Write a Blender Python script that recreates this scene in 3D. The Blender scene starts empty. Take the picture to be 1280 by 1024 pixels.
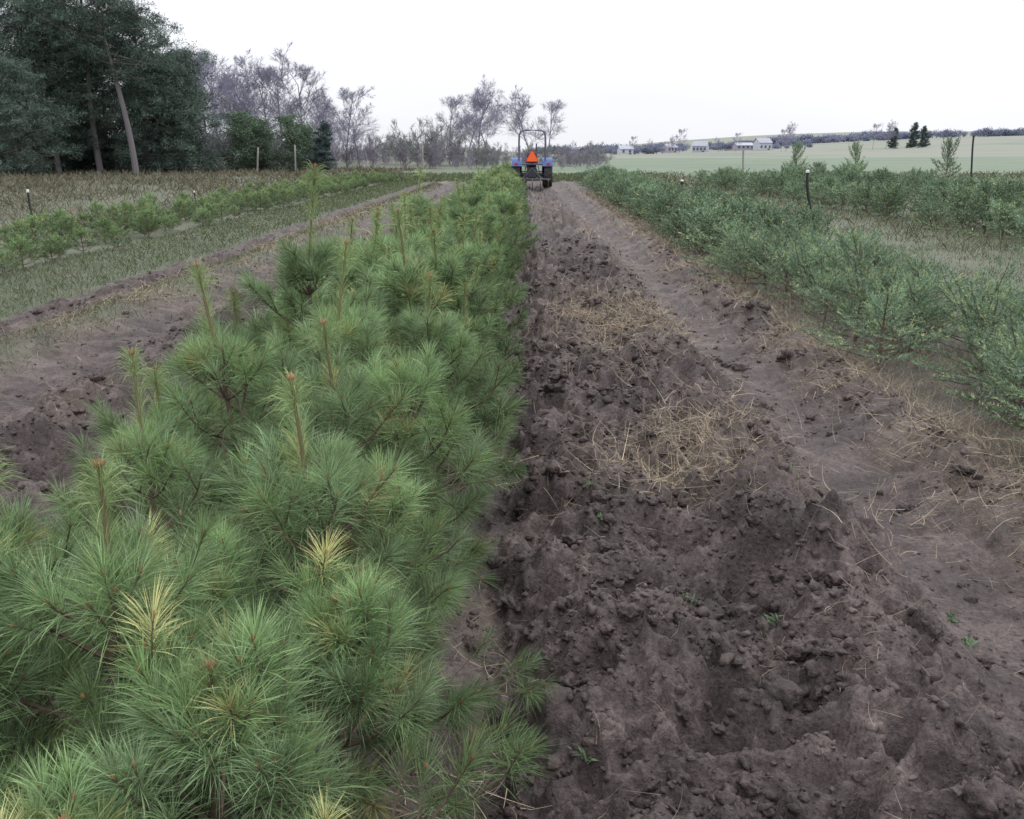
import bpy, math, numpy as np
from mathutils import Vector
RNG=np.random.default_rng(7)
scene=bpy.context.scene
scene.view_settings.view_transform='Standard'
scene.view_settings.look='None'
scene.view_settings.exposure=0
COL=scene.collection

# ------------------------------------------------------------ noise
def _h(ix,iy,s):
    n=(ix*374761393+iy*668265263+s*144269504)&0xffffffff
    n=((n^(n>>13))*1274126177)&0xffffffff
    n=(n^(n>>16))
    n=(n*2246822519)&0xffffffff
    n=n^(n>>15)
    return n/4294967296.0
def noise(x,y,s=0):
    x=np.asarray(x,float);y=np.asarray(y,float)
    ix=np.floor(x).astype(np.int64);iy=np.floor(y).astype(np.int64)
    fx=x-ix;fy=y-iy
    def g(ax,ay,dx,dy):
        a=_h(ax,ay,s)*2*np.pi
        return np.cos(a)*dx+np.sin(a)*dy
    u=fx*fx*fx*(fx*(fx*6-15)+10);v=fy*fy*fy*(fy*(fy*6-15)+10)
    a=g(ix,iy,fx,fy);b=g(ix+1,iy,fx-1,fy);c=g(ix,iy+1,fx,fy-1);d=g(ix+1,iy+1,fx-1,fy-1)
    return (a*(1-u)+b*u)*(1-v)+(c*(1-u)+d*u)*v*1.0
def fbm(x,y,s=0,o=4,gain=.5):
    r=0;a=1.
    for i in range(o):
        r=r+a*noise(x*2**i+i*7.3,y*2**i-i*3.1,s+i);a*=gain
    return r
def domes(x,y,cell,s,dens=.7):
    gx=x/cell;gy=y/cell
    ix=np.floor(gx).astype(np.int64);iy=np.floor(gy).astype(np.int64)
    h=np.zeros_like(gx)
    for a in(-1,0,1):
        for b in(-1,0,1):
            cx=ix+a;cy=iy+b
            px=cx+_h(cx,cy,s);py=cy+_h(cx,cy,s+11)
            r=.3+.55*_h(cx,cy,s+23)
            r=np.where(_h(cx,cy,s+31)<dens,r,0.01)
            st=.75+.5*_h(cx,cy,s+41)
            d2=((gx-px)*st)**2+((gy-py)/st)**2
            h=np.maximum(h,r*np.maximum(1-d2/(r*r),0)**.75)
    return h*cell
def ss(x,a,b):
    t=np.clip((x-a)/(b-a),0,1);return t*t*(3-2*t)
def gau(x,c,w): return np.exp(-((x-c)/w)**2)

# ------------------------------------------------------------ terrain functions
def warp(x,y): return x+.10*noise(y*.55,y*0+3.3,5)+.05*noise(x*2,y*2,6)
def masks(x,y):
    xw=warp(x,y)+.10*noise(x*4,y*3,8)
    endr=1-ss(y,58,66)
    d1=ss(xw,-.45,-.2)*(1-ss(xw,2.35,2.6))
    d2=ss(xw,-5.2,-5.0)*(1-ss(xw,-1.6,-1.3))
    under=.75*ss(xw,-1.7,-1.2)*(1-ss(xw,-.45,-.1))
    under2=.7*ss(xw,2.2,2.5)*(1-ss(xw,3.7,4.2))
    dirt=np.clip(d1+d2+under+under2,0,1)*endr
    dirt=dirt*(1-.8*gau(x,-4.12,.28)*ss(noise(y*.5,x*.7,66),-.35,.15))
    st=gau(np.hypot((x-.85)/.55,(y-9.1)/1.3),0,.9)
    st=st+gau(np.hypot((x-.9)/.6,(y-4.9)/.75),0,.85)*.9
    st=st+gau(x,2.3,.28)*ss(noise(y*.9,x*0+1,60),-.25,.15)*.9
    st=st+gau(xw,-.28,.12)*.7*ss(noise(y*1.3,x*0+9,61),-.1,.2)
    st=st+gau(x,-4.15,.35)*ss(noise(y*.7,x*.5,62),-.3,.2)
    st=st+gau(x,-3.0,.9)*.45*ss(noise(x*1.1,y*.6,63),.0,.3)
    st=st+gau(x,.95,.7)*.6*ss(noise(x*.9,y*.45,64),.0,.3)*ss(y,5.5,9)
    st=st*(.45+.9*ss(noise(x*5,y*4,65),-.3,.4))
    st=np.clip(st,0,1)*endr
    gf=ss(y+.15*x,62,72)*ss(x,-12,4)
    return dirt,st,gf
def height(x,y,fine=True):
    x=np.asarray(x,float);y=np.asarray(y,float)
    dirt,st,gf=masks(x,y)
    xw=warp(x,y)
    endr=1-ss(y,50,64)
    z=.03*noise(x*.35,y*.2,1)
    prof=-.10*gau(xw,-.02,.16)+.06*gau(xw,.42,.24)+.15*gau(xw,1.12,.27)-.07*gau(xw,1.78,.28)+.09*gau(xw,2.32,.18)+.03*gau(xw,3.1,.6)
    prof=prof+.03*gau(xw,-.8,.5)-.06*gau(xw,-1.9,.25)+.11*gau(xw,-2.6,.33)-.06*gau(xw,-3.3,.3)+.08*gau(xw,-4.1,.3)-.05*gau(xw,-4.7,.2)
    z=z+prof*endr
    if fine:
        R=.16+.9*ss(xw,-.25,.05)*(1-ss(xw,1.3,1.6))+.5*gau(xw,2.25,.25)
        R=np.clip(R+.9*gau(xw,-2.6,.8)+.8*gau(xw,-4.7,.35),0,1.1)*dirt
        wx=x+.05*noise(x*4,y*4,15)+.025*noise(x*13,y*13,16)+.008*noise(x*40,y*40,26);wy=y+.05*noise(x*4+9,y*4,17)+.025*noise(x*13,y*13+5,18)+.008*noise(x*40,y*40,27)
        big=fbm(x*1.9,y*1.5,20,3)*.12
        lum=np.abs(fbm(wx*4.2,wy*3.8,30,3,.5))
        med=(.12-lum)*.19
        dm=domes(wx,wy,.24,50,.66)*.52
        dm2=domes(wx,wy,.095,70,.72)*.55
        dm3=domes(wx,wy,.036,90,.7)*.48
        cr=fbm(x*24,y*24,40,3,.65)*.013
        patch=.5+.7*ss(noise(x*1.6,y*1.3,44),-.35,.3)
        z=z+R*(big+med+(dm+dm2+dm3)*patch+cr)+dirt*(1-R*.8)*(fbm(x*9,y*6,45,3)*.018+fbm(x*3,y*2,46,2)*.03)
        z=z-.10*gau(np.hypot(x-1.02,(y-5.15)),0,.11)-.06*gau(np.hypot(x-.8,(y-6.5)),0,.15)
        z=z-.035*dirt
    z=z+11*ss(x,10,330)*ss(y,130,620)+16*ss(x,-20,500)*ss(y,600,1400)+3*ss(y,100,500)*ss(-x,-10,60)
    z=z+.5*noise(x*.02,y*.02,77)*ss(y,60,140)
    return z

# ------------------------------------------------------------ mesh builder
class B:
    def __init__(s): s.v=[];s.c=[];s.f3=[];s.f4=[];s.m3=[];s.m4=[];s.n=0
    def add(s,v,f,c,m=0):
        v=np.asarray(v,float).reshape(-1,3);f=np.asarray(f,np.int64)
        c=np.asarray(c,float)
        if c.ndim==1:c=np.tile(c,(len(v),1))
        s.v.append(v);s.c.append(c[:,:3])
        if f.shape[1]==3: s.f3.append(f+s.n);s.m3.append(np.full(len(f),m))
        else: s.f4.append(f+s.n);s.m4.append(np.full(len(f),m))
        s.n+=len(v)
    def mesh(s,name,mats,smooth=False):
        v=np.concatenate(s.v);c=np.concatenate(s.c)
        f3=np.concatenate(s.f3) if s.f3 else np.zeros((0,3),np.int64)
        f4=np.concatenate(s.f4) if s.f4 else np.zeros((0,4),np.int64)
        mi=np.concatenate(s.m3+s.m4) if (s.m3 or s.m4) else np.zeros(0)
        me=bpy.data.meshes.new(name)
        me.vertices.add(len(v));me.vertices.foreach_set('co',v.astype(np.float32).ravel())
        loops=np.concatenate([f3.ravel(),f4.ravel()])
        me.loops.add(len(loops));me.loops.foreach_set('vertex_index',loops.astype(np.int32))
        np_=len(f3)+len(f4);me.polygons.add(np_)
        ls=np.concatenate([np.arange(len(f3))*3,len(f3)*3+np.arange(len(f4))*4]).astype(np.int32)
        me.polygons.foreach_set('loop_start',ls)
        me.polygons.foreach_set('material_index',mi.astype(np.int32))
        me.polygons.foreach_set('use_smooth',np.full(np_,smooth))
        me.update(calc_edges=True)
        at=me.color_attributes.new(name='Col',type='FLOAT_COLOR',domain='POINT')
        at.data.foreach_set('color',np.hstack([c,np.ones((len(c),1))]).astype(np.float32).ravel())
        for m in mats: me.materials.append(m)
        return me
def obj(name,me,loc=(0,0,0),rz=0,sc=1,parent=None,rx=0,ry=0):
    o=bpy.data.objects.new(name,me);COL.objects.link(o)
    o.location=loc;o.rotation_euler=(rx,ry,rz);o.scale=(sc,sc,sc) if np.isscalar(sc) else sc
    if parent:o.parent=parent
    return o
def empty(name,loc=(0,0,0)):
    o=bpy.data.objects.new(name,None);COL.objects.link(o);o.location=loc;return o

def nrm(a): return a/np.maximum(np.linalg.norm(a,axis=-1,keepdims=True),1e-9)
def tube(b,pts,rad,sides,col,m=0):
    pts=np.asarray(pts,float);n=len(pts);rad=np.broadcast_to(rad,(n,))
    t=nrm(np.gradient(pts,axis=0))
    ref=np.array([0,0,1.]) if abs(t[0][2])<.9 else np.array([1.,0,0])
    u=nrm(np.cross(t,ref));w=np.cross(t,u)
    a=np.arange(sides)*2*np.pi/sides
    v=pts[:,None]+rad[:,None,None]*(u[:,None]*np.cos(a)[None,:,None]+w[:,None]*np.sin(a)[None,:,None])
    i=np.arange(n-1)[:,None]*sides;j=np.arange(sides)[None];j2=(j+1)%sides
    f=np.stack([i+j,i+j2,i+sides+j2,i+sides+j],-1).reshape(-1,4)
    b.add(v.reshape(-1,3),f,col,m)
def blades(b,O,D,L,w,col,rng,droop=.15,m=0,two=True,side=None):
    N=len(O);L=np.broadcast_to(L,(N,))[:,None];w=np.broadcast_to(w,(N,))[:,None]
    s=nrm(np.cross(D,rng.normal(size=(N,3)))) if side is None else side
    dz=np.array([0,0,-1.])
    T=O+D*L+dz*L*droop
    if two:
        M=O+D*L*.55+dz*L*droop*.2
        v=np.stack([O-s*w*.4,O+s*w*.4,M+s*w*.5,M-s*w*.5,T],1)
        k=np.arange(N)[:,None]*5
        vv=v.reshape(-1,3);cc=np.repeat(col,5,axis=0)
        q=k+np.array([[0,1,2,3]]);t=k+np.array([[3,2,4]])
        n0=b.n;b.add(vv,q,cc,m);b.f3.append(t+n0);b.m3.append(np.full(N,m))
    else:
        v=np.stack([O-s*w*.5,O+s*w*.5,T],1)
        b.add(v.reshape(-1,3),np.arange(N)[:,None]*3+np.array([[0,1,2]]),np.repeat(col,3,axis=0),m)
def sprout(b,S,D,Ls,per,nl,w,a0,a1,rng,colf,bias=.7,droop=.12,two=True,m=0):
    n=len(S)
    S=np.repeat(S,per,0);Dr=np.repeat(D,per,0);Lr=np.repeat(Ls,per)
    t=rng.random(n*per)**bias
    O=S+Dr*(Lr*t)[:,None]
    r=nrm(np.cross(Dr,rng.normal(size=Dr.shape)))
    a=np.radians(a0+(a1-a0)*t+rng.normal(size=len(t))*8)[:,None]
    dd=nrm(Dr*np.cos(a)+r*np.sin(a))
    blades(b,O,dd,nl*(.75+.4*rng.random(len(t))),w,colf(n,per),rng,droop,m,two)

# ------------------------------------------------------------ materials
def newmat(name):
    m=bpy.data.materials.new(name);m.use_nodes=True
    nt=m.node_tree;return m,nt,nt.nodes,nt.links,nt.nodes['Principled BSDF']
def vmat(name,var=.25,trans=0.):
    m,nt,N,L,p=newmat(name)
    a=N.new('ShaderNodeAttribute');a.attribute_name='Col'
    oi=N.new('ShaderNodeObjectInfo')
    mr=N.new('ShaderNodeMapRange');mr.inputs['To Min'].default_value=1-var;mr.inputs['To Max'].default_value=1+var
    L.new(oi.outputs['Random'],mr.inputs['Value'])
    vm=N.new('ShaderNodeVectorMath');vm.operation='SCALE';L.new(a.outputs['Color'],vm.inputs[0]);L.new(mr.outputs[0],vm.inputs['Scale'])
    d=N.new('ShaderNodeBsdfDiffuse');L.new(vm.outputs[0],d.inputs['Color'])
    L.new(d.outputs[0],N['Material Output'].inputs['Surface']);N.remove(p)
    if trans>0:
        tr=N.new('ShaderNodeBsdfTranslucent');L.new(vm.outputs[0],tr.inputs['Color'])
        mx=N.new('ShaderNodeMixShader');mx.inputs[0].default_value=trans
        L.new(d.outputs[0],mx.inputs[1]);L.new(tr.outputs[0],mx.inputs[2])
        L.new(mx.outputs[0],N['Material Output'].inputs['Surface'])
    return m
def cmat(name,c,rough=.5,metal=0,spec=.5,dirt=.3,scale=6):
    m,nt,N,L,p=newmat(name)
    no=N.new('ShaderNodeTexNoise');no.inputs['Scale'].default_value=scale;no.inputs['Detail'].default_value=6
    tc=N.new('ShaderNodeTexCoord');L.new(tc.outputs['Object'],no.inputs['Vector'])
    r=N.new('ShaderNodeValToRGB');r.color_ramp.elements[0].position=.3;r.color_ramp.elements[1].position=.7
    r.color_ramp.elements[0].color=(*[k*(1-dirt) for k in c],1);r.color_ramp.elements[1].color=(*c,1)
    L.new(no.outputs['Fac'],r.inputs[0]);L.new(r.outputs[0],p.inputs['Base Color'])
    p.inputs['Roughness'].default_value=rough;p.inputs['Metallic'].default_value=metal
    p.inputs['Specular IOR Level'].default_value=spec
    return m
M_need=vmat('pine_needles',.14,.2)
M_spr=vmat('spruce_needles',.26)
M_wood=vmat('bark_twig',.1)
M_far=vmat('far_foliage',.15)
M_bare=vmat('bare_branches',.12)
M_grass=vmat('grass_blades',.0)
M_straw=vmat('straw',.0)

m,nt,N,L,p=newmat('ground_soil_grass')
at=N.new('ShaderNodeAttribute');at.attribute_name='Col'
sep=N.new('ShaderNodeSeparateColor');L.new(at.outputs['Color'],sep.inputs[0])
tc=N.new('ShaderNodeTexCoord')
def nz(scale,det=4,rough=.6):
    n=N.new('ShaderNodeTexNoise');n.inputs['Scale'].default_value=scale;n.inputs['Detail'].default_value=det;n.inputs['Roughness'].default_value=rough
    L.new(tc.outputs['Object'],n.inputs['Vector']);return n
def ramp(n,stops):
    r=N.new('ShaderNodeValToRGB');e=r.color_ramp.elements
    while len(e)<len(stops):e.new(.5)
    for i,(q,c) in enumerate(stops):e[i].position=q;e[i].color=(*c,1)
    L.new(n.outputs['Fac'],r.inputs[0]);return r
soil=ramp(nz(2.3,5,.7),[(.33,(.040,.031,.031)),(.5,(.074,.058,.057)),(.68,(.140,.114,.110))])
grn=nz(55,4,.7)
grain=ramp(grn,[(.3,(.45,.45,.45)),(.7,(1.6,1.55,1.52))])
sm=N.new('ShaderNodeMix');sm.data_type='RGBA';sm.blend_type='MULTIPLY';sm.inputs[0].default_value=1
L.new(soil.outputs[0],sm.inputs[6]);L.new(grain.outputs[0],sm.inputs[7])
gn=nz(1.1,7,.75)
grass=ramp(gn,[(.3,(.055,.078,.040)),(.5,(.09,.105,.065)),(.7,(.15,.14,.10))])
straw=ramp(nz(14,3,.7),[(.3,(.12,.095,.075)),(.7,(.30,.25,.19))])
field=ramp(nz(.06,4,.6),[(.3,(.10,.145,.09)),(.7,(.145,.19,.125))])
far=ramp(nz(.02,4,.6),[(.35,(.13,.175,.125)),(.52,(.20,.205,.165)),(.7,(.165,.195,.15))])
def mix(f,a,b):
    x=N.new('ShaderNodeMix');x.data_type='RGBA';L.new(f,x.inputs[0]);L.new(a,x.inputs[6]);L.new(b,x.inputs[7]);return x.outputs[2]
c=mix(sep.outputs[0],grass.outputs[0],sm.outputs[2])
k=N.new('ShaderNodeMath');k.operation='MULTIPLY';k.inputs[1].default_value=.5;L.new(sep.outputs[1],k.inputs[0])
c=mix(k.outputs[0],c,straw.outputs[0])
c=mix(sep.outputs[2],c,field.outputs[0])
g=N.new('ShaderNodeSeparateXYZ');L.new(tc.outputs['Object'],g.inputs[0])
fr=N.new('ShaderNodeMapRange');fr.inputs['From Min'].default_value=230;fr.inputs['From Max'].default_value=260;L.new(g.outputs[1],fr.inputs['Value'])
c=mix(fr.outputs[0],c,far.outputs[0])
L.new(c,p.inputs['Base Color']);p.inputs['Roughness'].default_value=.62;p.inputs['Specular IOR Level'].default_value=.35
b1=N.new('ShaderNodeBump');b1.inputs['Strength'].default_value=.8;b1.inputs['Distance'].default_value=.018
L.new(grn.outputs['Fac'],b1.inputs['Height']);L.new(b1.outputs[0],p.inputs['Normal'])
M_ground=m

# ------------------------------------------------------------ ground sheet
def grow(start,step,ratio,end):
    r=[start];s=step
    while r[-1]<end:
        r.append(r[-1]+s);s*=ratio
    return np.array(r)
xr=np.arange(-.5,2.7,.0105)
xl=np.arange(-5.3,-.5,.028)
x3=np.arange(xr[-1]+.02,4.2,.05)
xo=grow(4.25,.08,1.07,1100);xn=-grow(5.35,.08,1.07,1100)[::-1]
X=np.concatenate([xn,xl,xr,x3,xo])
yy=[-30,-20,-12,-7,-4,-2.5,-1.5,-.8,-.3,.1,.4,.7,.9,1.1,1.3,1.5,1.65]
y=1.75
while y<1900:
    yy.append(y)
    y+=max(.0105,.0045*y) if y<16 else .013*y
Y=np.array(yy)
gx,gy=np.meshgrid(X,Y)
gz=height(gx,gy)
d,s_,gf=masks(gx,gy)
nx,ny=len(X),len(Y)
i=np.arange(ny-1)[:,None]*nx;j=np.arange(nx-1)[None]
F=np.stack([i+j,i+j+1,i+nx+j+1,i+nx+j],-1).reshape(-1,4)
b=B();b.add(np.stack([gx,gy,gz],-1).reshape(-1,3),F,np.stack([d,s_,gf],-1).reshape(-1,3))
obj('ground',b.mesh('ground',[M_ground],True))
print('ground verts',nx*ny)

# ------------------------------------------------------------ soil clods
import bmesh
def ico(sub):
    bm=bmesh.new();bmesh.ops.create_icosphere(bm,subdivisions=sub,radius=1)
    v=np.array([q.co[:] for q in bm.verts]);f=np.array([[q.index for q in ff.verts] for ff in bm.faces]);bm.free();return v,f
i1,f1=ico(1);i2,f2=ico(2);i3,f3_=ico(3)
def clods(b,n,smin,smax,base,faces,rng,ymax,bgd=.05):
    y=np.exp(rng.uniform(np.log(1.6),np.log(ymax),n*6));x=rng.uniform(-5,2.5,n*6)
    d,_,_=masks(x,y);xw=warp(x,y)
    w=d*(bgd+gau(xw,.6,.7)+.5*gau(xw,2.3,.2)+.5*gau(xw,-2.6,.6)+.4*gau(xw,-4.7,.3))
    w=w*(.3+ss(noise(x*1.8,y*1.8,99),-.25,.3))
    k=rng.random(n*6)<w;x=x[k][:n];y=y[k][:n];n=len(x)
    z=height(x,y)
    s=smin*(smax/smin)**(rng.random(n)**1.8)
    s=s*np.clip(y/6,.85,1.3)
    nv=len(base)
    A=rng.normal(size=(n,3,3));q,_=np.linalg.qr(A)
    sc=rng.uniform(.5,1.25,(n,1,3))
    V=(base[None]*sc)@q
    ph=rng.uniform(0,50,(n,1))
    disp=1+.7*noise(base[None,:,0]*1.7+ph,base[None,:,1]*1.7+base[None,:,2]*1.3+ph*.7,12)+.7*noise(base[None,:,0]*4+ph,base[None,:,2]*4+base[None,:,1]*3+ph*1.7,13)
    if nv<20: disp=rng.uniform(.7,1.3,(n,nv))
    V=V*disp[...,None]*s[:,None,None];V[...,2]*=.75
    V=V+np.stack([x,y,z+s*.0],-1)[:,None]
    Fc=(faces[None]+(np.arange(n)*nv)[:,None,None]).reshape(-1,3)
    cc=np.stack([np.ones(n),rng.random(n)**3*.25,np.zeros(n)],-1)
    b.add(V.reshape(-1,3),Fc,np.repeat(cc,nv,0))
b=B();clods(b,26000,.004,.013,i1,f1,RNG,14,.15);clods(b,9000,.010,.030,i2,f2,RNG,18,.06);clods(b,800,.025,.062,i3,f3_,RNG,14,.03)
obj('soil_clods',b.mesh('soil_clods',[M_ground],True))

# ------------------------------------------------------------ straw litter
def ribbons(b,x,y,L,w,rng,cols,lift=.02,arch=.25,elev=.22):
    n=len(x);a=rng.uniform(0,2*np.pi,n);el=np.abs(rng.normal(0,elev,n))
    D=np.stack([np.cos(a)*np.cos(el),np.sin(a)*np.cos(el),np.sin(el)],-1)
    z=height(x,y)+rng.random(n)*lift
    O=np.stack([x,y,z],-1)
    bend=nrm(np.cross(D,rng.normal(size=(n,3))))
    side=nrm(np.cross(D,np.array([0,0,1.])+rng.normal(size=(n,3))*.4))
    K=5;t=np.linspace(0,1,K)
    P=O[:,None]+D[:,None]*(L[:,None]*t)[...,None]+bend[:,None]*((t*t)[None]*L[:,None]*rng.uniform(0,arch,n)[:,None])[...,None]
    gzv=height(P[...,0],P[...,1])+.004
    P[...,2]=np.maximum(P[...,2],gzv)
    W=(w[:,None]*(1-.6*t)[None]*.5)[...,None]*side[:,None]
    V=np.stack([P-W,P+W],2).reshape(n,-1,3)
    k=np.arange(K-1)*2
    f=np.stack([k,k+1,k+3,k+2],-1)
    Fq=(f[None]+(np.arange(n)*2*K)[:,None,None]).reshape(-1,4)
    b.add(V.reshape(-1,3),Fq,np.repeat(cols,2*K,0))
def strawcol(n,rng):
    t=rng.random((n,1));c=np.array([.45,.375,.28])*t+np.array([.21,.17,.13])*(1-t)
    return c*(.7+.5*rng.random((n,1)))
def scatter(n,x0,x1,y0,y1,prob,rng):
    y=np.exp(rng.uniform(np.log(y0),np.log(y1),n));x=rng.uniform(x0,x1,n)
    k=rng.random(n)<prob(x,y);return x[k],y[k]
b=B()
x,y=scatter(130000,-5,3,1.5,30,lambda x,y:masks(x,y)[1]**1.1*.95,RNG)
n=len(x);ribbons(b,x,y,RNG.uniform(.03,.15,n)*np.clip(y/7,.8,1.6),np.maximum(.0021,.0005*y)*RNG.uniform(.6,1.2,n),RNG,strawcol(n,RNG),.07,.5,.35)
x,y=scatter(26000,-5,3,1.6,25,lambda x,y:(.12+.35*gau(x,2.2,.4)+.6*ss(fbm(x*1.3,y*.9,170,2),.05,.5)),RNG)
n=len(x);ribbons(b,x,y,RNG.uniform(.02,.10,n),np.maximum(.0016,.0004*y)*RNG.uniform(.6,1.2,n),RNG,strawcol(n,RNG)*.85,.03,.6,.3)
for cx,cy,nn,sp in[(.78,4.8,420,.2),(.98,5.25,330,.16),(.6,4.45,90,.2),(.85,9,700,.26),(1.05,8.5,420,.22),(.6,9.5,400,.24),(2.3,5.3,300,.2),(2.4,4.4,300,.2),(1.25,3.3,26,.12),(.6,8.2,160,.2),(.65,7.1,120,.25),(-.18,2.3,60,.12),(-.16,2.9,60,.12),(2.25,6.6,260,.2),(-.22,6.3,200,.14),(-.22,4.9,120,.12),(2.05,4.3,80,.18),(2.35,8.,220,.2),(-.25,9,150,.15),(1.5,4.2,50,.2),(1.35,6.0,90,.25)]:
    x=RNG.normal(cx,sp,nn);y=RNG.normal(cy,sp*1.3,nn)
    ribbons(b,x,y,RNG.uniform(.06,.22,nn),np.full(nn,.003)*RNG.uniform(.6,1.3,nn)*max(1,cy/7),RNG,strawcol(nn,RNG)*1.12,.07,.7,.35)
obj('straw_litter',b.mesh('straw_litter',[M_straw]))

# ------------------------------------------------------------ grass
def grasspatch(b,x,y,h,wm,rng,c0,c1,lean=.5):
    n=len(x);z=height(x,y,False)-.01
    D=nrm(np.stack([rng.normal(0,lean,n),rng.normal(0,lean,n),np.ones(n)],-1))
    t=rng.random((n,1));col=(c0*t+c1*(1-t))*(.7+.6*rng.random((n,1)))
    blades(b,np.stack([x,y,z],-1),D,h*rng.uniform(.3,1.3,n)**1.3,wm*np.maximum(.003,.00055*y),col,rng,.25)
b=B();r=RNG
G0=np.array([.115,.165,.08]);G1=np.array([.155,.16,.105]);BR=np.array([.22,.19,.145])
def notdirt(x,y): return 1-np.clip(masks(x,y)[0]+masks(x,y)[2]*.5,0,1)
x,y=scatter(70000,3.9,9,4,60,lambda x,y:notdirt(x,y)*(.35+.6*ss(noise(x*1.5,y*.8,201),-.2,.3)),r);grasspatch(b,x,y,.10,1,r,G0,BR)
x,y=scatter(50000,-7,-4.9,5,60,lambda x,y:notdirt(x,y)*.9,r);grasspatch(b,x,y,.10,1,r,G0,G1)
x,y=scatter(26000,-5.2,-3.5,4,50,lambda x,y:gau(x,-4.15,.35),r);grasspatch(b,x,y,.11,1,r,G0,BR)
x,y=scatter(80000,-45,-9,12,95,lambda x,y:.15+.85*ss(noise(x*.2,y*.2,202),-.3,.3),r);grasspatch(b,x,y,.5,1.2,r,G1*.8,BR*.75,.7)
x,y=scatter(70000,7,45,8,75,lambda x,y:.15+.85*ss(noise(x*.3,y*.2,203),-.3,.3),r);grasspatch(b,x,y,.42,1.2,r,G0*.9,BR*.8,.7)
x,y=scatter(30000,2.35,4.3,4,40,lambda x,y:.3+.7*ss(noise(x*2,y*1.2,207),-.2,.2),r);grasspatch(b,x,y,.20,.8,r,BR,BR*1.5,.75)
x,y=scatter(5000,-1.7,-.2,1.3,30,lambda x,y:.35+0*x,r);grasspatch(b,x,y,.15,.8,r,G1,BR,.8)
x,y=scatter(16000,-12,8,55,72,lambda x,y:.9+0*x,r);grasspatch(b,x,y,.3,1.2,r,G0,G1)
obj('grass',b.mesh('grass',[M_grass]))
wb=B()
for k in range(26):
    if k<4: cx,cy=[(.33,4.25),(.18,2.35),(1.62,2.75),(1.42,3.25)][k]
    else: cx,cy=RNG.uniform(-.1,2.4),np.exp(RNG.uniform(np.log(3),np.log(20)))
    nn=22;z=float(height(np.array([cx]),np.array([cy]))[0])
    D=nrm(np.stack([RNG.normal(0,1,nn),RNG.normal(0,1,nn),RNG.uniform(.4,1.4,nn)],-1))
    blades(wb,np.tile([cx,cy,z],(nn,1))+RNG.normal(0,.012,(nn,3))*[1,1,.2],D,RNG.uniform(.02,.05,nn),.007,np.tile([.13,.19,.11],(nn,1))*RNG.uniform(.7,1.3,(nn,1)),RNG,.2)
obj('weeds',wb.mesh('weeds',[M_grass]))

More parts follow.
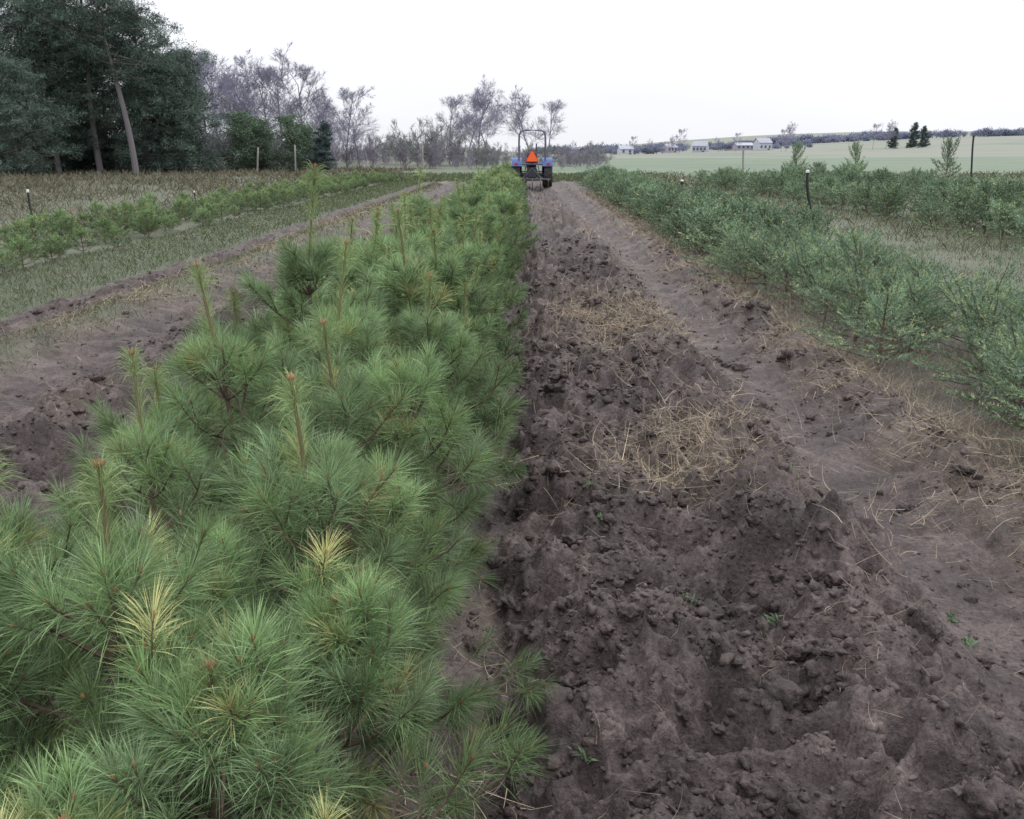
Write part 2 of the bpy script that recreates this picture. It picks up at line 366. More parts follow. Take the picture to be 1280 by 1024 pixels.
# ------------------------------------------------------------ pine sapling
BARK=np.array([.14,.105,.085]);BUD=np.array([.34,.20,.12])
def pine(seed,H,per,w,width=1.,nl=.088,leader=.28,gap=(.10,.16)):
    r=np.random.default_rng(seed);b=B()
    ph=r.uniform(0,6,2)
    def tr(z): return np.array([.03*math.sin(z*4+ph[0])*z,.03*math.sin(z*3+ph[1])*z,z])
    tube(b,[tr(z) for z in np.linspace(-.05,H-leader,10)],np.linspace(.014,.008,10)*(1 if H<1.3 else 1.2),6,BARK,1)
    tube(b,[tr(z) for z in np.linspace(H-leader,H,8)],np.linspace(.008,.0038,8),6,np.array([.17,.145,.085]),1)
    S=[];D=[];Ls=[];Y=[];tips=[]
    def shoot(p,d,l,top): S.append(p);D.append(d);Ls.append(l);Y.append(top);tips.append((p+d*l,d))
    zs=[.08];
    while zs[-1]<H-leader: zs.append(zs[-1]+r.uniform(*gap))
    zs[-1]=H-leader
    for z in zs:
        rel=z/H;rw=z/(H-leader);nb=r.integers(4,7);a0=r.uniform(0,6.28)
        for q in range(nb):
            az=a0+q*6.283/nb+r.normal()*.2
            Lb=(.42*(1-rw)**.7+.15)*width*r.uniform(.6,1.2)
            el=math.radians(8+52*rel+r.normal()*9)
            hd=np.array([math.cos(az),math.sin(az),0])
            pts=[tr(z)];K=6
            for s in range(K):
                e=el+math.radians(-6+38*s/K);d=hd*math.cos(e)+np.array([0,0,math.sin(e)])
                d=nrm(d+r.normal(size=3)*.06);pts.append(pts[-1]+d*Lb/K)
            pts=np.array(pts);tube(b,pts,np.linspace(.006,.003,K+1),4,BARK,1)
            sl=min(.12,Lb*.45);shoot(pts[-1]-d*sl,d,sl,rel)
            for s in range(2,K):
                if Lb<.2 and s>3:continue
                sg=1 if s%2 else -1
                if r.random()<.14:continue
                for sg in((sg,) if (s>3 or Lb<.3) else (1,-1)):
                    dd=nrm(pts[s+1]-pts[s]);lat=np.cross(dd,[0,0,1])*sg
                    d2=nrm(dd*.75+lat*.75+np.array([0,0,.25+.3*rel])+r.normal(size=3)*.15)
                    l2=(.42*Lb*(1-s/(K+1.))+.06)*r.uniform(.8,1.2)
                    e2=pts[s]+d2*l2;tube(b,[pts[s],e2],[.003,.002],3,BARK,1)
                    s2=min(.10,l2*.8);shoot(e2-d2*s2,d2,s2,rel)
    top=tr(H);ld=nrm(top-tr(H-leader))
    S=np.array(S);D=np.array(D);Ls=np.array(Ls);Y=np.array(Y)
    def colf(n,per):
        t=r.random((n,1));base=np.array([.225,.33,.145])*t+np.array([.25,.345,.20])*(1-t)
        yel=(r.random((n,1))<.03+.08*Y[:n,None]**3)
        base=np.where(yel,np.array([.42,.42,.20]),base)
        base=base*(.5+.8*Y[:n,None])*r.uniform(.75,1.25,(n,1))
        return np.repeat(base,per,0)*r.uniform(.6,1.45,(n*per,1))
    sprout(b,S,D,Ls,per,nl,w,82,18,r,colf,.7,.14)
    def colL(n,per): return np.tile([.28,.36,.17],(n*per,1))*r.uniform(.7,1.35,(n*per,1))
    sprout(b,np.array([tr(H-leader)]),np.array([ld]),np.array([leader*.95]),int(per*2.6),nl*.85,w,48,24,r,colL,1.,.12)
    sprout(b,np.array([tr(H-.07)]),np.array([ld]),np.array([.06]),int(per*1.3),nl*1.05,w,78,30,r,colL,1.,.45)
    tips.append((top,ld));
    for k,(p0,d0) in enumerate(tips):
        R=.0042;l=.013
        if k==len(tips)-1:R=.006;l=.022
        cbud=BUD*r.uniform(.6,1.1)
        tube(b,[p0-d0*.003,p0+d0*l*.4,p0+d0*l],[R*.7,R,.0008],5,cbud,1)
        if k==len(tips)-1:
            for a in range(5):
                dv=nrm(ld+.8*np.array([math.cos(a*1.26),math.sin(a*1.26),0]));tube(b,[p0,p0+dv*.01,p0+dv*.02],[.003,.004,.0008],5,cbud,1)
    return b.mesh('pine_sapling_%d'%seed,[M_need,M_wood])
P_near=[pine(s,h,105,.0014,1,.096,l) for s,h,l in[(1,1.04,.34),(2,1.0,.30),(3,.85,.2),(4,1.22,.40),(5,.75,.16)]]
P_tall=pine(9,1.5,95,.002,1,.09,.48)
P_mid=[pine(s,h,46,.0036,1.0,.098,l) for s,h,l in[(11,1.08,.4),(12,.95,.3),(13,1.22,.44),(14,.85,.22)]]
P_far=[pine(s,h,15,.009,1.1,.11,.28) for s,h in[(21,1.0),(22,.85),(23,.75)]]
def gh(x,y): return float(height(np.array([x]),np.array([y]),False)[0])
def plant(name,me,x,y,sc=1,parent=None,tilt=.05):
    return obj(name,me,(x,y,gh(x,y)),RNG.uniform(0,6.28),sc,parent,RNG.normal()*tilt,RNG.normal()*tilt)
near=[(0,-.55,2.3,1.0),(1,-.80,1.72,1.0),(4,-.52,1.48,1.0),(2,-.98,1.28,.9),(4,-.40,1.95,.9),(2,-.40,2.6,.85),(3,-1.0,2.6,.85),(1,-1.2,2.0,.95),
      (3,-.98,3.35,.98),(0,-.62,3.1,1.0),(2,-.42,3.4,1.0),(1,-1.2,3.1,.9),(0,-.40,4.4,1.0),(3,-.72,3.8,1.0),(1,-1.15,4.1,1.0),(4,-.66,1.18,.85),(4,-.72,2.0,.9),(4,-1.05,1.65,1.),(4,-.36,1.3,.7)]
for k,x,y,s in near: plant('pine_sapling',P_near[k],x,y,s,None,.03)
plant('pine_sapling',P_tall,-.88,4.25,1.0,None,.02)
row=empty('pine_sapling_row')
y=4.9
while y<52:
    for xx in(-1.15,-.78,-.44):
        if y<16: me=P_mid[RNG.integers(4)]
        else: me=P_far[RNG.integers(3)]
        plant('pine_sapling_plant',me,xx+RNG.normal()*.08+.004*y,y+RNG.normal()*.14,RNG.uniform(.65,1.15),row)
    y+=.62 if y<16 else .70
row=empty('distant_pine_row')
for xx in(-7.1,-8.0,-8.9):
    y=6.
    while y<56:
        if RNG.random()>.1: plant('pine_sapling_plant',P_far[RNG.integers(3)],xx+RNG.normal()*.18,y+RNG.normal()*.18,RNG.uniform(.42,.72),row)
        y+=.78

# ------------------------------------------------------------ spruce
def spruce(seed,H,per,w,nl,flat=1.,gap=(.055,.085)):
    r=np.random.default_rng(seed);b=B()
    tube(b,[[0,0,-.05],[0,0,H*.5],[0,0,H]],[.016,.010,.003],6,BARK,1)
    S=[];D=[];Ls=[];Y=[]
    z=.04
    while z<H-.06:
        rel=z/H;nb=r.integers(3,6);a0=r.uniform(0,6.28)
        for q in range(nb):
            az=a0+q*6.283/nb+r.normal()*.25
            Lb=(.62*(1-rel)**.8+.09)*r.uniform(.5,1.25)*flat
            el=math.radians(14+42*rel+r.normal()*10)
            hd=np.array([math.cos(az),math.sin(az),0]);pts=[np.array([0,0,z])];K=6
            for s in range(K):
                e=el+math.radians(-4+20*s/K);d=nrm(hd*math.cos(e)+np.array([0,0,math.sin(e)])+r.normal(size=3)*.07)
                pts.append(pts[-1]+d*Lb/K)
            pts=np.array(pts);tube(b,pts,np.linspace(.005,.0018,K+1),3,BARK,1)
            for s in range(1,K):
                S.append(pts[s]);D.append(nrm(pts[s+1]-pts[s]));Ls.append(Lb/K);Y.append((rel,s/K))
                for sg in(-1,1):
                    if r.random()<.18:continue
                    dd=nrm(pts[s+1]-pts[s]);lat=np.cross(dd,[0,0,1])*sg
                    d2=nrm(dd*.8+lat*.8+np.array([0,0,.15])+r.normal(size=3)*.12)
                    l2=.5*Lb*(1-s/(K+1.))+.045
                    S.append(pts[s]);D.append(d2);Ls.append(l2);Y.append((rel,.95))
                    if l2>.13:
                        for sg2 in(-1,1):
                            d3=nrm(d2+np.cross(d2,[0,0,1])*.9*sg2+r.normal(size=3)*.1);S.append(pts[s]+d2*l2*.5);D.append(d3);Ls.append(l2*.45);Y.append((rel,1.))
        z+=r.uniform(*gap)
    for k in range(3):
        S.append(np.array([0,0,H-.14]));D.append(nrm(np.array([r.normal()*.3,r.normal()*.3,1.])));Ls.append(.16-.03*k);Y.append((1,1))
    S=np.array(S);D=np.array(D);Ls=np.array(Ls);Y=np.array(Y)
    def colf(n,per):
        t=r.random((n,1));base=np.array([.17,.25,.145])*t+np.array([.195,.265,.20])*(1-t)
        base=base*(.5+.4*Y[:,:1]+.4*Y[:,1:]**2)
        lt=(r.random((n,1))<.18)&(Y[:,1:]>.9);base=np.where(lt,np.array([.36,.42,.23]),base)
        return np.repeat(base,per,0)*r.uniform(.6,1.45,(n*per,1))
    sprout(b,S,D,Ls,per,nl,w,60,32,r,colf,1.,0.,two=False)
    return b.mesh('spruce_%d'%seed,[M_spr,M_wood])
S_near=[spruce(s,h,24,.005,.023) for s,h in[(31,.56),(32,.48),(33,.66),(34,.42)]]
S_far=[spruce(s,h,7,.015,.034,1.1) for s,h in[(41,.56),(42,.48),(43,.68)]]
y=4.5;row=empty('spruce_row')
while y<54:
    for xx in(2.85,3.3,3.75):
        me=S_near[RNG.integers(4)] if y<14 else S_far[RNG.integers(3)]
        plant('spruce_sapling' if y<8 else 'spruce_plant',me,xx+RNG.normal()*.13+.012*y,y+RNG.normal()*.18,RNG.uniform(.65,1.22),None if y<8 else row,.09)
    y+=.68
row=empty('distant_spruce_row')
for xx in(9.2,10.3,13.5,14.6):
    y=9.
    while y<52:
        if RNG.random()>.12: plant('spruce_plant',S_far[RNG.integers(3)],xx+RNG.normal()*.2,y+RNG.normal()*.2,RNG.uniform(.8,1.45),row)
        y+=.98
for x,y,s in[(15.8,58,2.4),(19.5,59,2.4),(25.2,60,2.7)]:
    plant('spruce_tree',S_far[2],x,y,s,None,.02).scale=(s*.55,s*.55,s*1.15)

# ------------------------------------------------------------ big pines
def bigpine(seed,H,base,width,lean=0.,needL=.30,needW=.05,nbr=70,col=(.05,.085,.055),round_=True,per=40):
    r=np.random.default_rng(seed);b=B();col=np.array(col)
    def tr(z): q=z/H;return np.array([lean*H*q+.25*math.sin(q*5+seed),.2*math.sin(q*4+seed*2),z])
    rr=.016*H
    tube(b,[tr(z) for z in np.linspace(-.3,H*.95,14)],np.linspace(rr,.04,14),8,np.array([.19,.175,.185]),1)
    C=[];sh=[]
    for k in range(nbr):
        q=base+(1-base)*(k+.5)/nbr;z=q*H;az=k*2.4+r.normal()*.5
        u=(q-base)/(1-base)
        prof=(1-u**2.2)**.6*(.55+.45*min(1,u*4)) if round_ else (1-u)**.8+.05
        L_=width*prof*r.uniform(.45,1.25)+.35*(1 if round_ else .4)
        e=math.radians(-8+50*u+r.normal()*12)
        d=np.array([math.cos(az)*math.cos(e),math.sin(az)*math.cos(e),math.sin(e)])
        p0=tr(z);p1=p0+d*L_*.6;p2=p0+d*L_+np.array([0,0,.12*L_])
        tube(b,[p0,p1,p2],[.04+.012*L_,.035,.015],4,np.array([.14,.125,.13]),1)
        nc=int(4+L_*3.4)
        for c in range(nc):
            t=r.uniform(.25,1.08);C.append(p0+(p2-p0)*t+r.normal(size=3)*np.array([.45,.45,.28])*(.35+.25*L_)*(1 if round_ else .4));sh.append(r.uniform(.5,1.5)*(.7+.4*u))
    C=np.array(C);sh=np.array(sh);n=len(C)
    O=np.repeat(C,per,0)+r.normal(size=(n*per,3))*np.array([.24,.24,.13])*(1 if round_ else .5)
    D=nrm(r.normal(size=(n*per,3))+np.array([0,0,.5]))
    cc=np.repeat(col[None]*sh[:,None],per,0)*r.uniform(.7,1.35,(n*per,1))
    blades(b,O,D,needL*r.uniform(.6,1.2,n*per),needW,cc,r,.05,0,False)
    return b.mesh('pine_tree_%d'%seed,[M_far,M_bare])
PC=(.115,.155,.13)  # green lightened to put distance haze into the needle colour
BP=[bigpine(51,15.5,.42,4.0,-.10,nbr=46,col=PC),bigpine(52,11.5,.03,4.6,-.02,nbr=85,col=PC),bigpine(53,8.5,.02,4.0,.02,nbr=75,col=PC),bigpine(54,16,.45,4.2,-.03,nbr=44,col=PC),bigpine(56,13.5,.15,4.6,.03,nbr=80,col=PC)]
def px(u,dist): return (u-640)/1229*dist
for me,u,dd,sc in[(0,168,72,1.0),(3,130,75,1.0),(4,75,74,.95),(4,10,76,.98),(1,185,77,.95),(2,228,78,.95),(1,85,80,1.0),(3,-40,70,1.),(2,30,68,.8),(1,130,82,.95),(4,-100,72,1.1),(2,205,82,1.),(2,100,84,1.0)]:
    x=px(u,dd);obj('pine_tree',BP[me],(x,dd,gh(x,dd)),0 if me in(0,3) else RNG.uniform(0,6),sc)
EV=bigpine(55,4.6,.02,1.5,0,.2,.05,50,(.12,.17,.115),True,30)
CF=bigpine(57,4.6,.02,1.15,0,.22,.07,50,(.09,.12,.12),False,30)
for u,dd,sc in[(300,84,.95),(325,86,.85),(312,88,.9),(360,84,.9),(382,86,.75),(402,80,.8)]:
    x=px(u,dd);obj('evergreen_tree',EV if u!=402 else CF,(x,dd,gh(x,dd)),RNG.uniform(0,6),(sc*1.15,sc*1.15,sc))

# ------------------------------------------------------------ bare trees
def bare(seed,H,spread=.55,kids=(12,7,5),twig=9,col=(.27,.26,.33),tw=.024,trunkf=.22,multi=1):  # default col is purple-grey: distance haze painted into the branch colour
    r=np.random.default_rng(seed);b=B();col=np.array(col);TO=[];TD=[];TL=[]
    def br(lv,p,d,L_,R):
        K=4;pts=[p]
        for s in range(K):
            d=nrm(d+r.normal(size=3)*.10+np.array([0,0,.07]));pts.append(pts[-1]+d*L_/K)
        pts=np.array(pts);tube(b,pts,np.linspace(R,R*.35,K+1),5 if lv==0 else 3,col*(.85+.1*lv))
        if lv>=len(kids):
            for k in range(twig):
                t=r.uniform(.1,1);TO.append(pts[0]+(pts[-1]-pts[0])*t);TD.append(nrm(d+r.normal(size=3)*.5));TL.append(L_*r.uniform(.6,1.2))
            return
        for k in range(kids[lv]):
            t=trunkf+(1-trunkf)*(k+r.random())/kids[lv] if lv==0 else r.uniform(.2,1)
            i_=min(int(t*K),K-1);q=pts[i_]+(pts[i_+1]-pts[i_])*(t*K-i_)
            dl=nrm(pts[i_+1]-pts[i_]);side=nrm(np.cross(dl,r.normal(size=3)))
            nd=nrm(dl+side*spread*r.uniform(.7,1.6))
            br(lv+1,q,nd,L_*(.5 if lv==0 else .55)*(1.15-.55*t)*r.uniform(.8,1.15),max(R*.38,.009))
    for m_ in range(multi):
        d0=np.array([0,0,1.]) if multi==1 else nrm(np.array([r.normal()*.35,r.normal()*.35,1]))
        br(0,np.array([r.normal()*.2*(multi>1),0,-.2]),d0,H*.92*(1 if multi==1 else r.uniform(.6,1)),H*.011/(multi**.5))
    blades(b,np.array(TO),np.array(TD),np.array(TL),tw,np.tile(col*1.15,(len(TO),1)),r,0,0,False)
    return b.mesh('bare_tree_%d'%seed,[M_bare])
BT=[bare(61,9,.65),bare(62,9,.8),bare(63,8.5,.7),bare(64,9,.7,kids=(10,7,5),trunkf=.32)]
for u,dd,top,k in[(258,100,92,0),(285,98,100,1),(330,96,104,2),(352,92,92,1),(372,94,98,0),(340,100,104,3),(430,100,126,3),(418,104,132,2),(446,98,145,0),(555,125,135,3),(575,122,124,1),(592,126,128,2),(604,128,136,0),(655,132,130,2),(676,134,140,3),(240,104,85,3),(270,92,98,2),(395,110,145,2),(300,104,112,3),(272,106,90,3)]:
    x=px(u,dd);zb=gh(x,dd);Hh=(192-top)/1229*dd*1.0+1.6-zb
    me=BT[k];H0={0:9,1:9,2:8.5,3:9}[k]
    s=Hh/(H0*1.0);obj('bare_tree',me,(x,dd,zb),RNG.uniform(0,6),(s*1.2,s*1.2,s))
SH=[bare(71,3,.5,(7,5),8,(.25,.23,.28),.026,.1,4),bare(72,2.6,.6,(7,5),8,(.28,.26,.30),.026,.1,4),bare(73,3.2,.6,(7,5),8,(.22,.23,.23),.03,.1,5)]  # shrub greys with distance haze mixed into the tint
row=empty('distant_hedgerow')
for k in range(260):
    u=RNG.uniform(-150,745);dd=RNG.uniform(92,135);x=px(u,dd)
    s=RNG.uniform(.6,1.15)*(1.3 if u<560 else .75)
    obj('shrub',SH[RNG.integers(3)],(x,dd,gh(x,dd)),RNG.uniform(0,6),s,row)
def clumpmesh(seed,col,w=9,h=5,n=1500):
    r=np.random.default_rng(seed);b=B()
    ncl=14;C=np.stack([r.uniform(-w,w,ncl),r.uniform(-2,2,ncl),r.uniform(.3,.65,ncl)*h],-1)
    R=r.uniform(.35,.55,ncl)*h
    k=r.integers(0,ncl,n);v=nrm(r.normal(size=(n,3)))*(r.random((n,1))**.4)
    O=C[k]+v*R[k][:,None]*[1.1,1,.9];O[:,2]=np.abs(O[:,2])
    blades(b,O,nrm(r.normal(size=(n,3))+[0,0,.4]),.9,.45,np.array(col)*r.uniform(.7,1.3,(n,1)),r,0,0,False)
    for c in C: tube(b,[[c[0],c[1],-1],[c[0],c[1],c[2]]],[.25,.1],4,np.array(col)*.8)
    return b.mesh('treeline_clump',[M_far])
TLm=[clumpmesh(81,(.24,.26,.36)),clumpmesh(82,(.28,.30,.40)),clumpmesh(83,(.21,.24,.31))]  # bluish foliage colours paint in the haze of far distance
row=empty('distant_treeline')
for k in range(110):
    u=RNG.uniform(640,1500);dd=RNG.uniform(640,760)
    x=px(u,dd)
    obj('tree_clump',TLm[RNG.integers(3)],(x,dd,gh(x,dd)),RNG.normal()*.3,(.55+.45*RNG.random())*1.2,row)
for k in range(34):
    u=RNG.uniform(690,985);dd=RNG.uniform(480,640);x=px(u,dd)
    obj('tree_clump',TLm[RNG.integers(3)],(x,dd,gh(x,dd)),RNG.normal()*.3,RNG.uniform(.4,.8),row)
for u,top in[(775,176),(800,180),(832,168),(900,172),(960,160),(955,168),(1065,162),(1080,158),(708,182),(820,175),(880,178)]:
    dd=420;x=px(u,dd);zb=gh(x,dd);obj('bare_tree',BT[RNG.integers(4)],(x,dd,zb),0,max(.4,((192-top)/1229*dd+1.6-zb)/9))
for u,top in[(1090,162),(1113,156),(1125,160)]:
    dd=420;x=px(u,dd);zb=gh(x,dd);s=max(.8,((190-top)/1229*dd+1.6-zb)/4.9)
    obj('evergreen_tree',CF,(x,dd,zb),u,(s,s,s))

# ------------------------------------------------------------ farm buildings
def bldg(name,u,dd,w,dpt,h,rh,wall,roofc,rot=0.,windows=3):  # wall and roof colours passed in are dulled with painted distance haze
    x=px(u,dd);z=gh(x,dd);e=empty(name,(x,dd,z));e.rotation_euler[2]=rot
    mw=cmat(name+'_wall',wall,.7,dirt=.12,scale=.5);mr_=cmat(name+'_roof',roofc,.6,dirt=.15,scale=.7);mg=cmat(name+'_glass',(.10,.11,.15),.2)
    b=B();hw,hd=w/2,dpt/2
    v=[(-hw,-hd,-1),(hw,-hd,-1),(hw,hd,-1),(-hw,hd,-1),(-hw,-hd,h),(hw,-hd,h),(hw,hd,h),(-hw,hd,h),(-hw,0,h+rh),(hw,0,h+rh)]
    b.add(v,[(0,1,5,4),(1,2,6,5),(2,3,7,6),(3,0,4,7)],(1,1,1));b.add([v[4],v[7],v[8],v[5],v[6],v[9]],[(0,1,2),(3,5,4)],(1,1,1))
    obj('walls',b.mesh('walls',[mw]),parent=e)
    b=B();o=.35;t=.12
    for sg in(-1,1):
        a=[(-hw-o,sg*(hd+o),h-o*rh/hd+.02),(hw+o,sg*(hd+o),h-o*rh/hd+.02),(hw+o,0,h+rh+.02),(-hw-o,0,h+rh+.02)]
        a=a+[(p_[0],p_[1],p_[2]+t) for p_ in a]
        b.add(a,[(0,1,2,3),(4,5,6,7),(0,1,5,4),(1,2,6,5),(3,0,4,7)],(1,1,1))
    obj('roof',b.mesh('roof',[mr_]),parent=e)
    b=B()
    for k in range(windows):
        cx=-hw+w*(k+.5)/windows
        b.add([(cx-.5,-hd-.05,.9),(cx+.5,-hd-.05,.9),(cx+.5,-hd-.05,2.1),(cx-.5,-hd-.05,2.1)],[(0,1,2,3)],(1,1,1))
    b.add([(hw*.5-.5,-hd-.06,-.2),(hw*.5+.6,-hd-.06,-.2),(hw*.5+.6,-hd-.06,.7),(hw*.5-.5,-hd-.06,.7)],[(0,1,2,3)],(1,1,1))
    obj('windows',b.mesh('windows',[mg]),parent=e)
bldg('farmhouse',932,480,6.5,6,3.4,2.0,(.50,.52,.60),(.34,.34,.42),.3)
bldg('barn',858,500,7,6,3.,2.,(.42,.43,.52),(.36,.37,.45),-.4,4)
bldg('machine_shed',912,500,11,7,2.3,1.2,(.36,.33,.40),(.40,.42,.50),.1,5)
bldg('machine_shed',767,460,6,5,2.6,1.4,(.50,.52,.58),(.38,.40,.48),.2,2)
bldg('farmhouse',820,520,6,6,2.6,1.6,(.38,.36,.44),(.32,.32,.4),.5,3)
bldg('machine_shed',715,520,10,7,2.2,1.2,(.36,.37,.46),(.34,.36,.45),0,4)

# ------------------------------------------------------------ posts, stakes, pipe
M_post=cmat('weathered_wood',(.34,.32,.31),.85,scale=9);M_black=cmat('black_pipe',(.02,.02,.022),.45);M_white=cmat('white_cap',(.75,.75,.75),.5)
for u,top,dd in[(15,184,76),(320,187,80),(367,184,80),(128,196,84),(455,204,88),(522,180,90),(236,190,84)]:
    x=px(u,dd);z=gh(x,dd);b=B();lean=RNG.normal()*.05;H=(192-top)/1229*dd+1.6-z
    tube(b,[[0,0,-.3],[lean,0,H*.5],[lean*2,0,H-.03],[lean*2,0,H]],[.075,.07,.065,.02],8,(1,1,1))
    obj('fence_post',b.mesh('fence_post',[M_post],True),(x,dd,z))
def stake(name,u,dd,vt,r=.02,cap=True,bend=0.,mat=M_black):
    x=px(u,dd);z=gh(x,dd);top=1.6-(vt-190)/1229*dd*1.03;H=top-z
    e=empty(name,(x,dd,z));b=B();t=np.linspace(0,1,12)
    P=np.stack([bend*(1-t)**2+.02*np.sin(t*5),0*t,-.15+(H+.15)*t],-1)
    tube(b,P,r,8,(1,1,1));obj('shaft',b.mesh('shaft',[mat],True),parent=e)
    if cap:
        b=B();tube(b,[P[-1]-[0,0,.001],P[-1]+[0,0,.03],P[-1]+[0,0,.05],P[-1]+[0,0,.055]],[r*1.25,r*1.3,r*.9,.001],8,(1,1,1));obj('cap',b.mesh('cap',[M_white],True),parent=e)
stake('irrigation_pipe',990,20,214,.03,True,.30)
stake('marker_stake',38,18,237,.02)
stake('marker_stake',838,33,224,.045)
stake('marker_stake',242,30,237,.02)
stake('fence_post',910,55,188,.05,False,0,M_post)
stake('fence_post',1185,48,172,.045,False,.1)

# ------------------------------------------------------------ tractor
T=empty('tractor',(.50,42,gh(.5,42)+.01))
blue=cmat('blue_paint',(.045,.11,.32),.4,dirt=.3);blk=cmat('rubber',(.045,.042,.045),.8);drk=cmat('dark_metal',(.07,.07,.085),.5,.3)
gry=cmat('rops_steel',(.12,.13,.20),.45);org=cmat('smv_orange',(1.0,.15,.03),.5,dirt=.03);red=cmat('smv_red',(.75,.02,.02),.4,dirt=.05);whi=cmat('wheel_rim',(.42,.44,.50),.4);lr=cmat('tail_lamp_red',(.6,.03,.03),.3);soilm=cmat('clay_on_tool',(.16,.12,.1),.8)
def box(name,c_,s,mat,bev=.02,rot=(0,0,0)):
    bm=bmesh.new();bmesh.ops.create_cube(bm,size=1)
    for v in bm.verts:v.co=Vector((v.co.x*s[0],v.co.y*s[1],v.co.z*s[2]))
    if bev:bmesh.ops.bevel(bm,geom=list(bm.edges),offset=bev,segments=2,affect='EDGES')
    me=bpy.data.meshes.new(name);bm.to_mesh(me);bm.free();me.materials.append(mat)
    o=bpy.data.objects.new(name,me);COL.objects.link(o);o.parent=T;o.location=c_;o.rotation_euler=rot;return o
def tb(name,pts,r,mat,sides=10):
    b=B();tube(b,np.array(pts,float),r,sides,(1,1,1));return obj(name,b.mesh(name,[mat],True),parent=T)
def wheel(name,x,y,R,W,rim):
    b=B();n=48;a=np.linspace(0,2*np.pi,n,endpoint=False)
    pr=[(-.5,.60),(-.52,.75),(-.47,.9),(-.36,.965),(0,.985),(.36,.965),(.47,.9),(.52,.75),(.5,.60)]
    v=np.array([[x+p_[0]*W,y+R*p_[1]*math.cos(t),R+R*p_[1]*math.sin(t)] for t in a for p_ in pr]);m_=len(pr)
    f=[(i*m_+j,i*m_+j+1,((i+1)%n)*m_+j+1,((i+1)%n)*m_+j) for i in range(n) for j in range(m_-1)]
    b.add(v,f,(1,1,1))
    for k in range(20):
        for sg in(-1,1):
            t0=(k+(.5 if sg>0 else 0))*2*math.pi/20;pts=[]
            for xx,dt in((.03,.16),(.5,-.02)):
                for rr_ in(.96,1.03):
                    for w_ in(-.035,.035):
                        t=t0+dt+w_;pts.append([x+sg*xx*W,y+R*rr_*math.cos(t),R+R*rr_*math.sin(t)])
            b.add(pts,[(0,1,3,2),(4,5,7,6),(0,1,5,4),(2,3,7,6),(0,2,6,4),(1,3,7,5)],(1,1,1))
    obj(name,b.mesh(name,[blk],False),parent=T)
    b=B();pr=[(-.42,.60),(-.3,.5),(-.12,.42),(-.1,.12),(0,.1),(.1,.12),(.12,.42),(.3,.5),(.42,.60)];m_=len(pr)
    v=np.array([[x+p_[0]*W,y+R*p_[1]*math.cos(t),R+R*p_[1]*math.sin(t)] for t in a for p_ in pr])
    f=[(i*m_+j,i*m_+j+1,((i+1)%n)*m_+j+1,((i+1)%n)*m_+j) for i in range(n) for j in range(m_-1)]
    b.add(v,f,(1,1,1));obj(name+'_rim',b.mesh(name+'_rim',[rim],True),parent=T)
wheel('rear_wheel_left',-.66,0,.6,.34,whi);wheel('rear_wheel_right',.66,0,.6,.34,whi)
wheel('front_wheel_left',-.58,1.75,.34,.2,whi);wheel('front_wheel_right',.58,1.75,.34,.2,whi)
tb('rear_axle',[[-.6,0,.6],[.6,0,.6]],.09,drk);tb('front_axle',[[-.55,1.75,.36],[.55,1.75,.36]],.06,drk)
box('transmission',(0,.25,.66),(.42,1.1,.42),drk,.05)
box('engine',(0,1.3,.75),(.4,1.0,.4),drk,.04)
box('hood',(0,1.42,1.1),(.52,1.25,.42),blue,.09);box('grille',(0,2.06,1.03),(.42,.04,.4),drk,.015)
box('dashboard',(0,.72,1.15),(.42,.16,.4),drk,.05)
for sg,nm in((-1,'left'),(1,'right')):
    b=B();n=14;a=np.linspace(math.radians(5),math.radians(150),n);x0,x1=sg*.42,sg*.84;R=.68;v=[]
    for t in a:
        for x,rr_ in((x0,R),(x1,R),(x1,R-.05),(x0,R-.03)):v.append([x,rr_*math.cos(t),.6+rr_*math.sin(t)])
    f=[(i*4+j,i*4+(j+1)%4,(i+1)*4+(j+1)%4,(i+1)*4+j) for i in range(n-1) for j in range(4)]
    f+=[(0,1,2,3),((n-1)*4,(n-1)*4+1,(n-1)*4+2,(n-1)*4+3)]
    b.add(v,f,(1,1,1))
    v=[[x0,0,.6]]+[[x0,R*math.cos(t),.6+R*math.sin(t)] for t in a];b.add(v,[(0,i+1,i+2) for i in range(n-1)],(1,1,1))
    obj('fender_'+nm,b.mesh('fender',[blue],False),parent=T)
    box('tail_lamp_'+nm,(sg*.66,-.64,1.03),(.16,.05,.09),lr,.015)
box('seat_cushion',(0,.05,1.02),(.46,.44,.12),drk,.05);box('seat_backrest',(0,-.2,1.27),(.44,.11,.4),drk,.05,(-.15,0,0))
box('floor_plate',(0,.6,.72),(1.0,.5,.04),drk,.01)
tb('steering_column',[[0,.68,1.2],[0,.48,1.42]],.025,drk)
a=np.linspace(0,2*np.pi,25);tb('steering_wheel',np.stack([.19*np.cos(a),.47+.19*np.sin(a)*.5,1.43+.19*np.sin(a)*.8],-1),.016,drk,6)
tb('exhaust',[[.2,1.5,1.3],[.2,1.5,1.85]],.03,drk)
c8=[[-.54,-.34,.7],[-.54,-.34,1.9],[-.53,-.34,2.18],[-.47,-.34,2.31],[-.36,-.34,2.36],[.36,-.34,2.36],[.47,-.34,2.31],[.53,-.34,2.18],[.54,-.34,1.9],[.54,-.34,.7]]
tb('roll_bar',c8,.042,gry);tb('roll_bar_brace',[[-.54,-.34,1.02],[.54,-.34,1.02]],.035,gry)
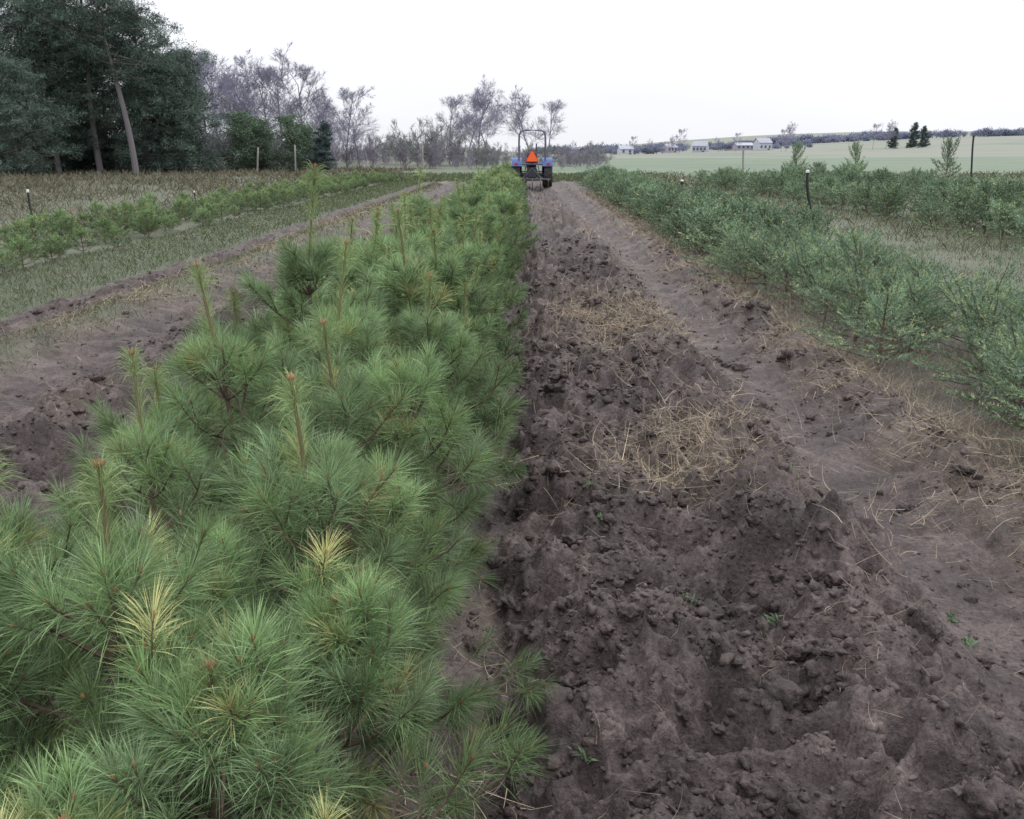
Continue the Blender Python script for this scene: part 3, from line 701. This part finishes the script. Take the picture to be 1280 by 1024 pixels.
def tri(name,y,s,z,mat,t=.012):
    b=B();h=s*.866;P=[(-s/2,z-h/2),(s/2,z-h/2),(0,z+h/2)];Q=[]
    for i_ in range(3):
        p0=np.array(P[i_]);pa=np.array(P[i_-1]);pb=np.array(P[(i_+1)%3]);Q+=[p0+(pa-p0)*.1,p0+(pb-p0)*.1]
    v=[[q[0],y,q[1]] for q in Q]+[[q[0],y+t,q[1]] for q in Q]+[[0,y,z-h*.17]]
    f=[(12,i_,(i_+1)%6) for i_ in range(6)];b.add(v,f,(1,1,1))
    b.add(v[:12],[(i_,(i_+1)%6,(i_+1)%6+6,i_+6) for i_ in range(6)],(1,1,1));obj(name,b.mesh(name,[mat]),parent=T)
tri('slow_moving_sign_border',-.40,.58,1.36,red);tri('slow_moving_sign_centre',-.418,.50,1.35,org)
tb('sign_bracket',[[0,-.36,1.0],[0,-.385,1.3]],.02,drk)
for sg in(-1,1):
    tb('lift_arm',[[sg*.2,-.1,.55],[sg*.36,-.85,.45]],.035,drk);tb('lift_link',[[sg*.25,-.1,.95],[sg*.34,-.6,.5]],.02,drk)
tb('top_link',[[0,-.25,.85],[0,-.85,.8]],.025,drk)
tb('tool_bar',[[-.75,-.9,.42],[.75,-.9,.42]],.05,drk);tb('tool_mast',[[-.36,-.88,.45],[0,-.86,.85],[.36,-.88,.45]],.03,drk)
for xx in(-.65,-.33,0,.33,.65):
    tb('cultivator_shank',[[xx,-.9,.42],[xx,-1.12,.4],[xx,-1.2,.22],[xx,-1.08,.04],[xx,-.98,-.02]],.022,soilm,6)

# ------------------------------------------------------------ camera
cd=bpy.data.cameras.new('camera');cam=bpy.data.objects.new('camera',cd);COL.objects.link(cam)
cd.sensor_width=36;cd.lens=36*1229/1280;cd.clip_start=.05;cd.clip_end=5000
cam.location=(0,0,1.6);cam.rotation_euler=(math.radians(90-14.7),0,math.radians(.45))
scene.camera=cam

# ------------------------------------------------------------ light
w=bpy.data.worlds.new('World');scene.world=w;w.use_nodes=True;N=w.node_tree.nodes;L=w.node_tree.links;N.clear()
out=N.new('ShaderNodeOutputWorld');ad=N.new('ShaderNodeMixShader')
sky=N.new('ShaderNodeTexSky');sky.sky_type='NISHITA';sky.sun_disc=False;sky.sun_elevation=math.radians(50);sky.sun_rotation=math.radians(60)
bg=N.new('ShaderNodeBackground');bg.inputs[1].default_value=.1;L.new(sky.outputs[0],bg.inputs[0])
tc=N.new('ShaderNodeTexCoord');sp=N.new('ShaderNodeSeparateXYZ');L.new(tc.outputs['Generated'],sp.inputs[0])
r=N.new('ShaderNodeValToRGB');e=r.color_ramp.elements
e[0].position=0;e[0].color=(.93,.945,1.0,1);e[1].position=1;e[1].color=(1.0,1.0,1.02,1)
L.new(sp.outputs[2],r.inputs[0])
no=N.new('ShaderNodeTexNoise');no.inputs['Scale'].default_value=2.2;no.inputs['Detail'].default_value=3
mp=N.new('ShaderNodeMapping');mp.inputs['Scale'].default_value=(1,1,5);L.new(tc.outputs['Generated'],mp.inputs[0]);L.new(mp.outputs[0],no.inputs['Vector'])
st=N.new('ShaderNodeMapRange');st.inputs['From Min'].default_value=0;st.inputs['From Max'].default_value=.9;st.inputs['To Min'].default_value=1.04;st.inputs['To Max'].default_value=2.0
L.new(sp.outputs[2],st.inputs['Value'])
cl=N.new('ShaderNodeMapRange');cl.inputs['From Min'].default_value=.3;cl.inputs['From Max'].default_value=.7;cl.inputs['To Min'].default_value=.96;cl.inputs['To Max'].default_value=1.05
L.new(no.outputs['Fac'],cl.inputs['Value'])
mm=N.new('ShaderNodeMath');mm.operation='MULTIPLY';L.new(st.outputs[0],mm.inputs[0]);L.new(cl.outputs[0],mm.inputs[1])
bg2=N.new('ShaderNodeBackground');L.new(r.outputs[0],bg2.inputs[0]);L.new(mm.outputs[0],bg2.inputs[1])
ad.inputs[0].default_value=.92;L.new(bg.outputs[0],ad.inputs[1]);L.new(bg2.outputs[0],ad.inputs[2]);L.new(ad.outputs[0],out.inputs[0])
sd=bpy.data.lights.new('sun','SUN');sd.energy=.8;sd.angle=math.radians(20);sd.color=(1,.97,.93)
so=bpy.data.objects.new('sun',sd);COL.objects.link(so)
az=math.radians(60);el=math.radians(50)
dv=Vector((math.sin(az)*math.cos(el),math.cos(az)*math.cos(el),math.sin(el)))
so.rotation_euler=dv.to_track_quat('Z','Y').to_euler();so.location=(0,0,30)
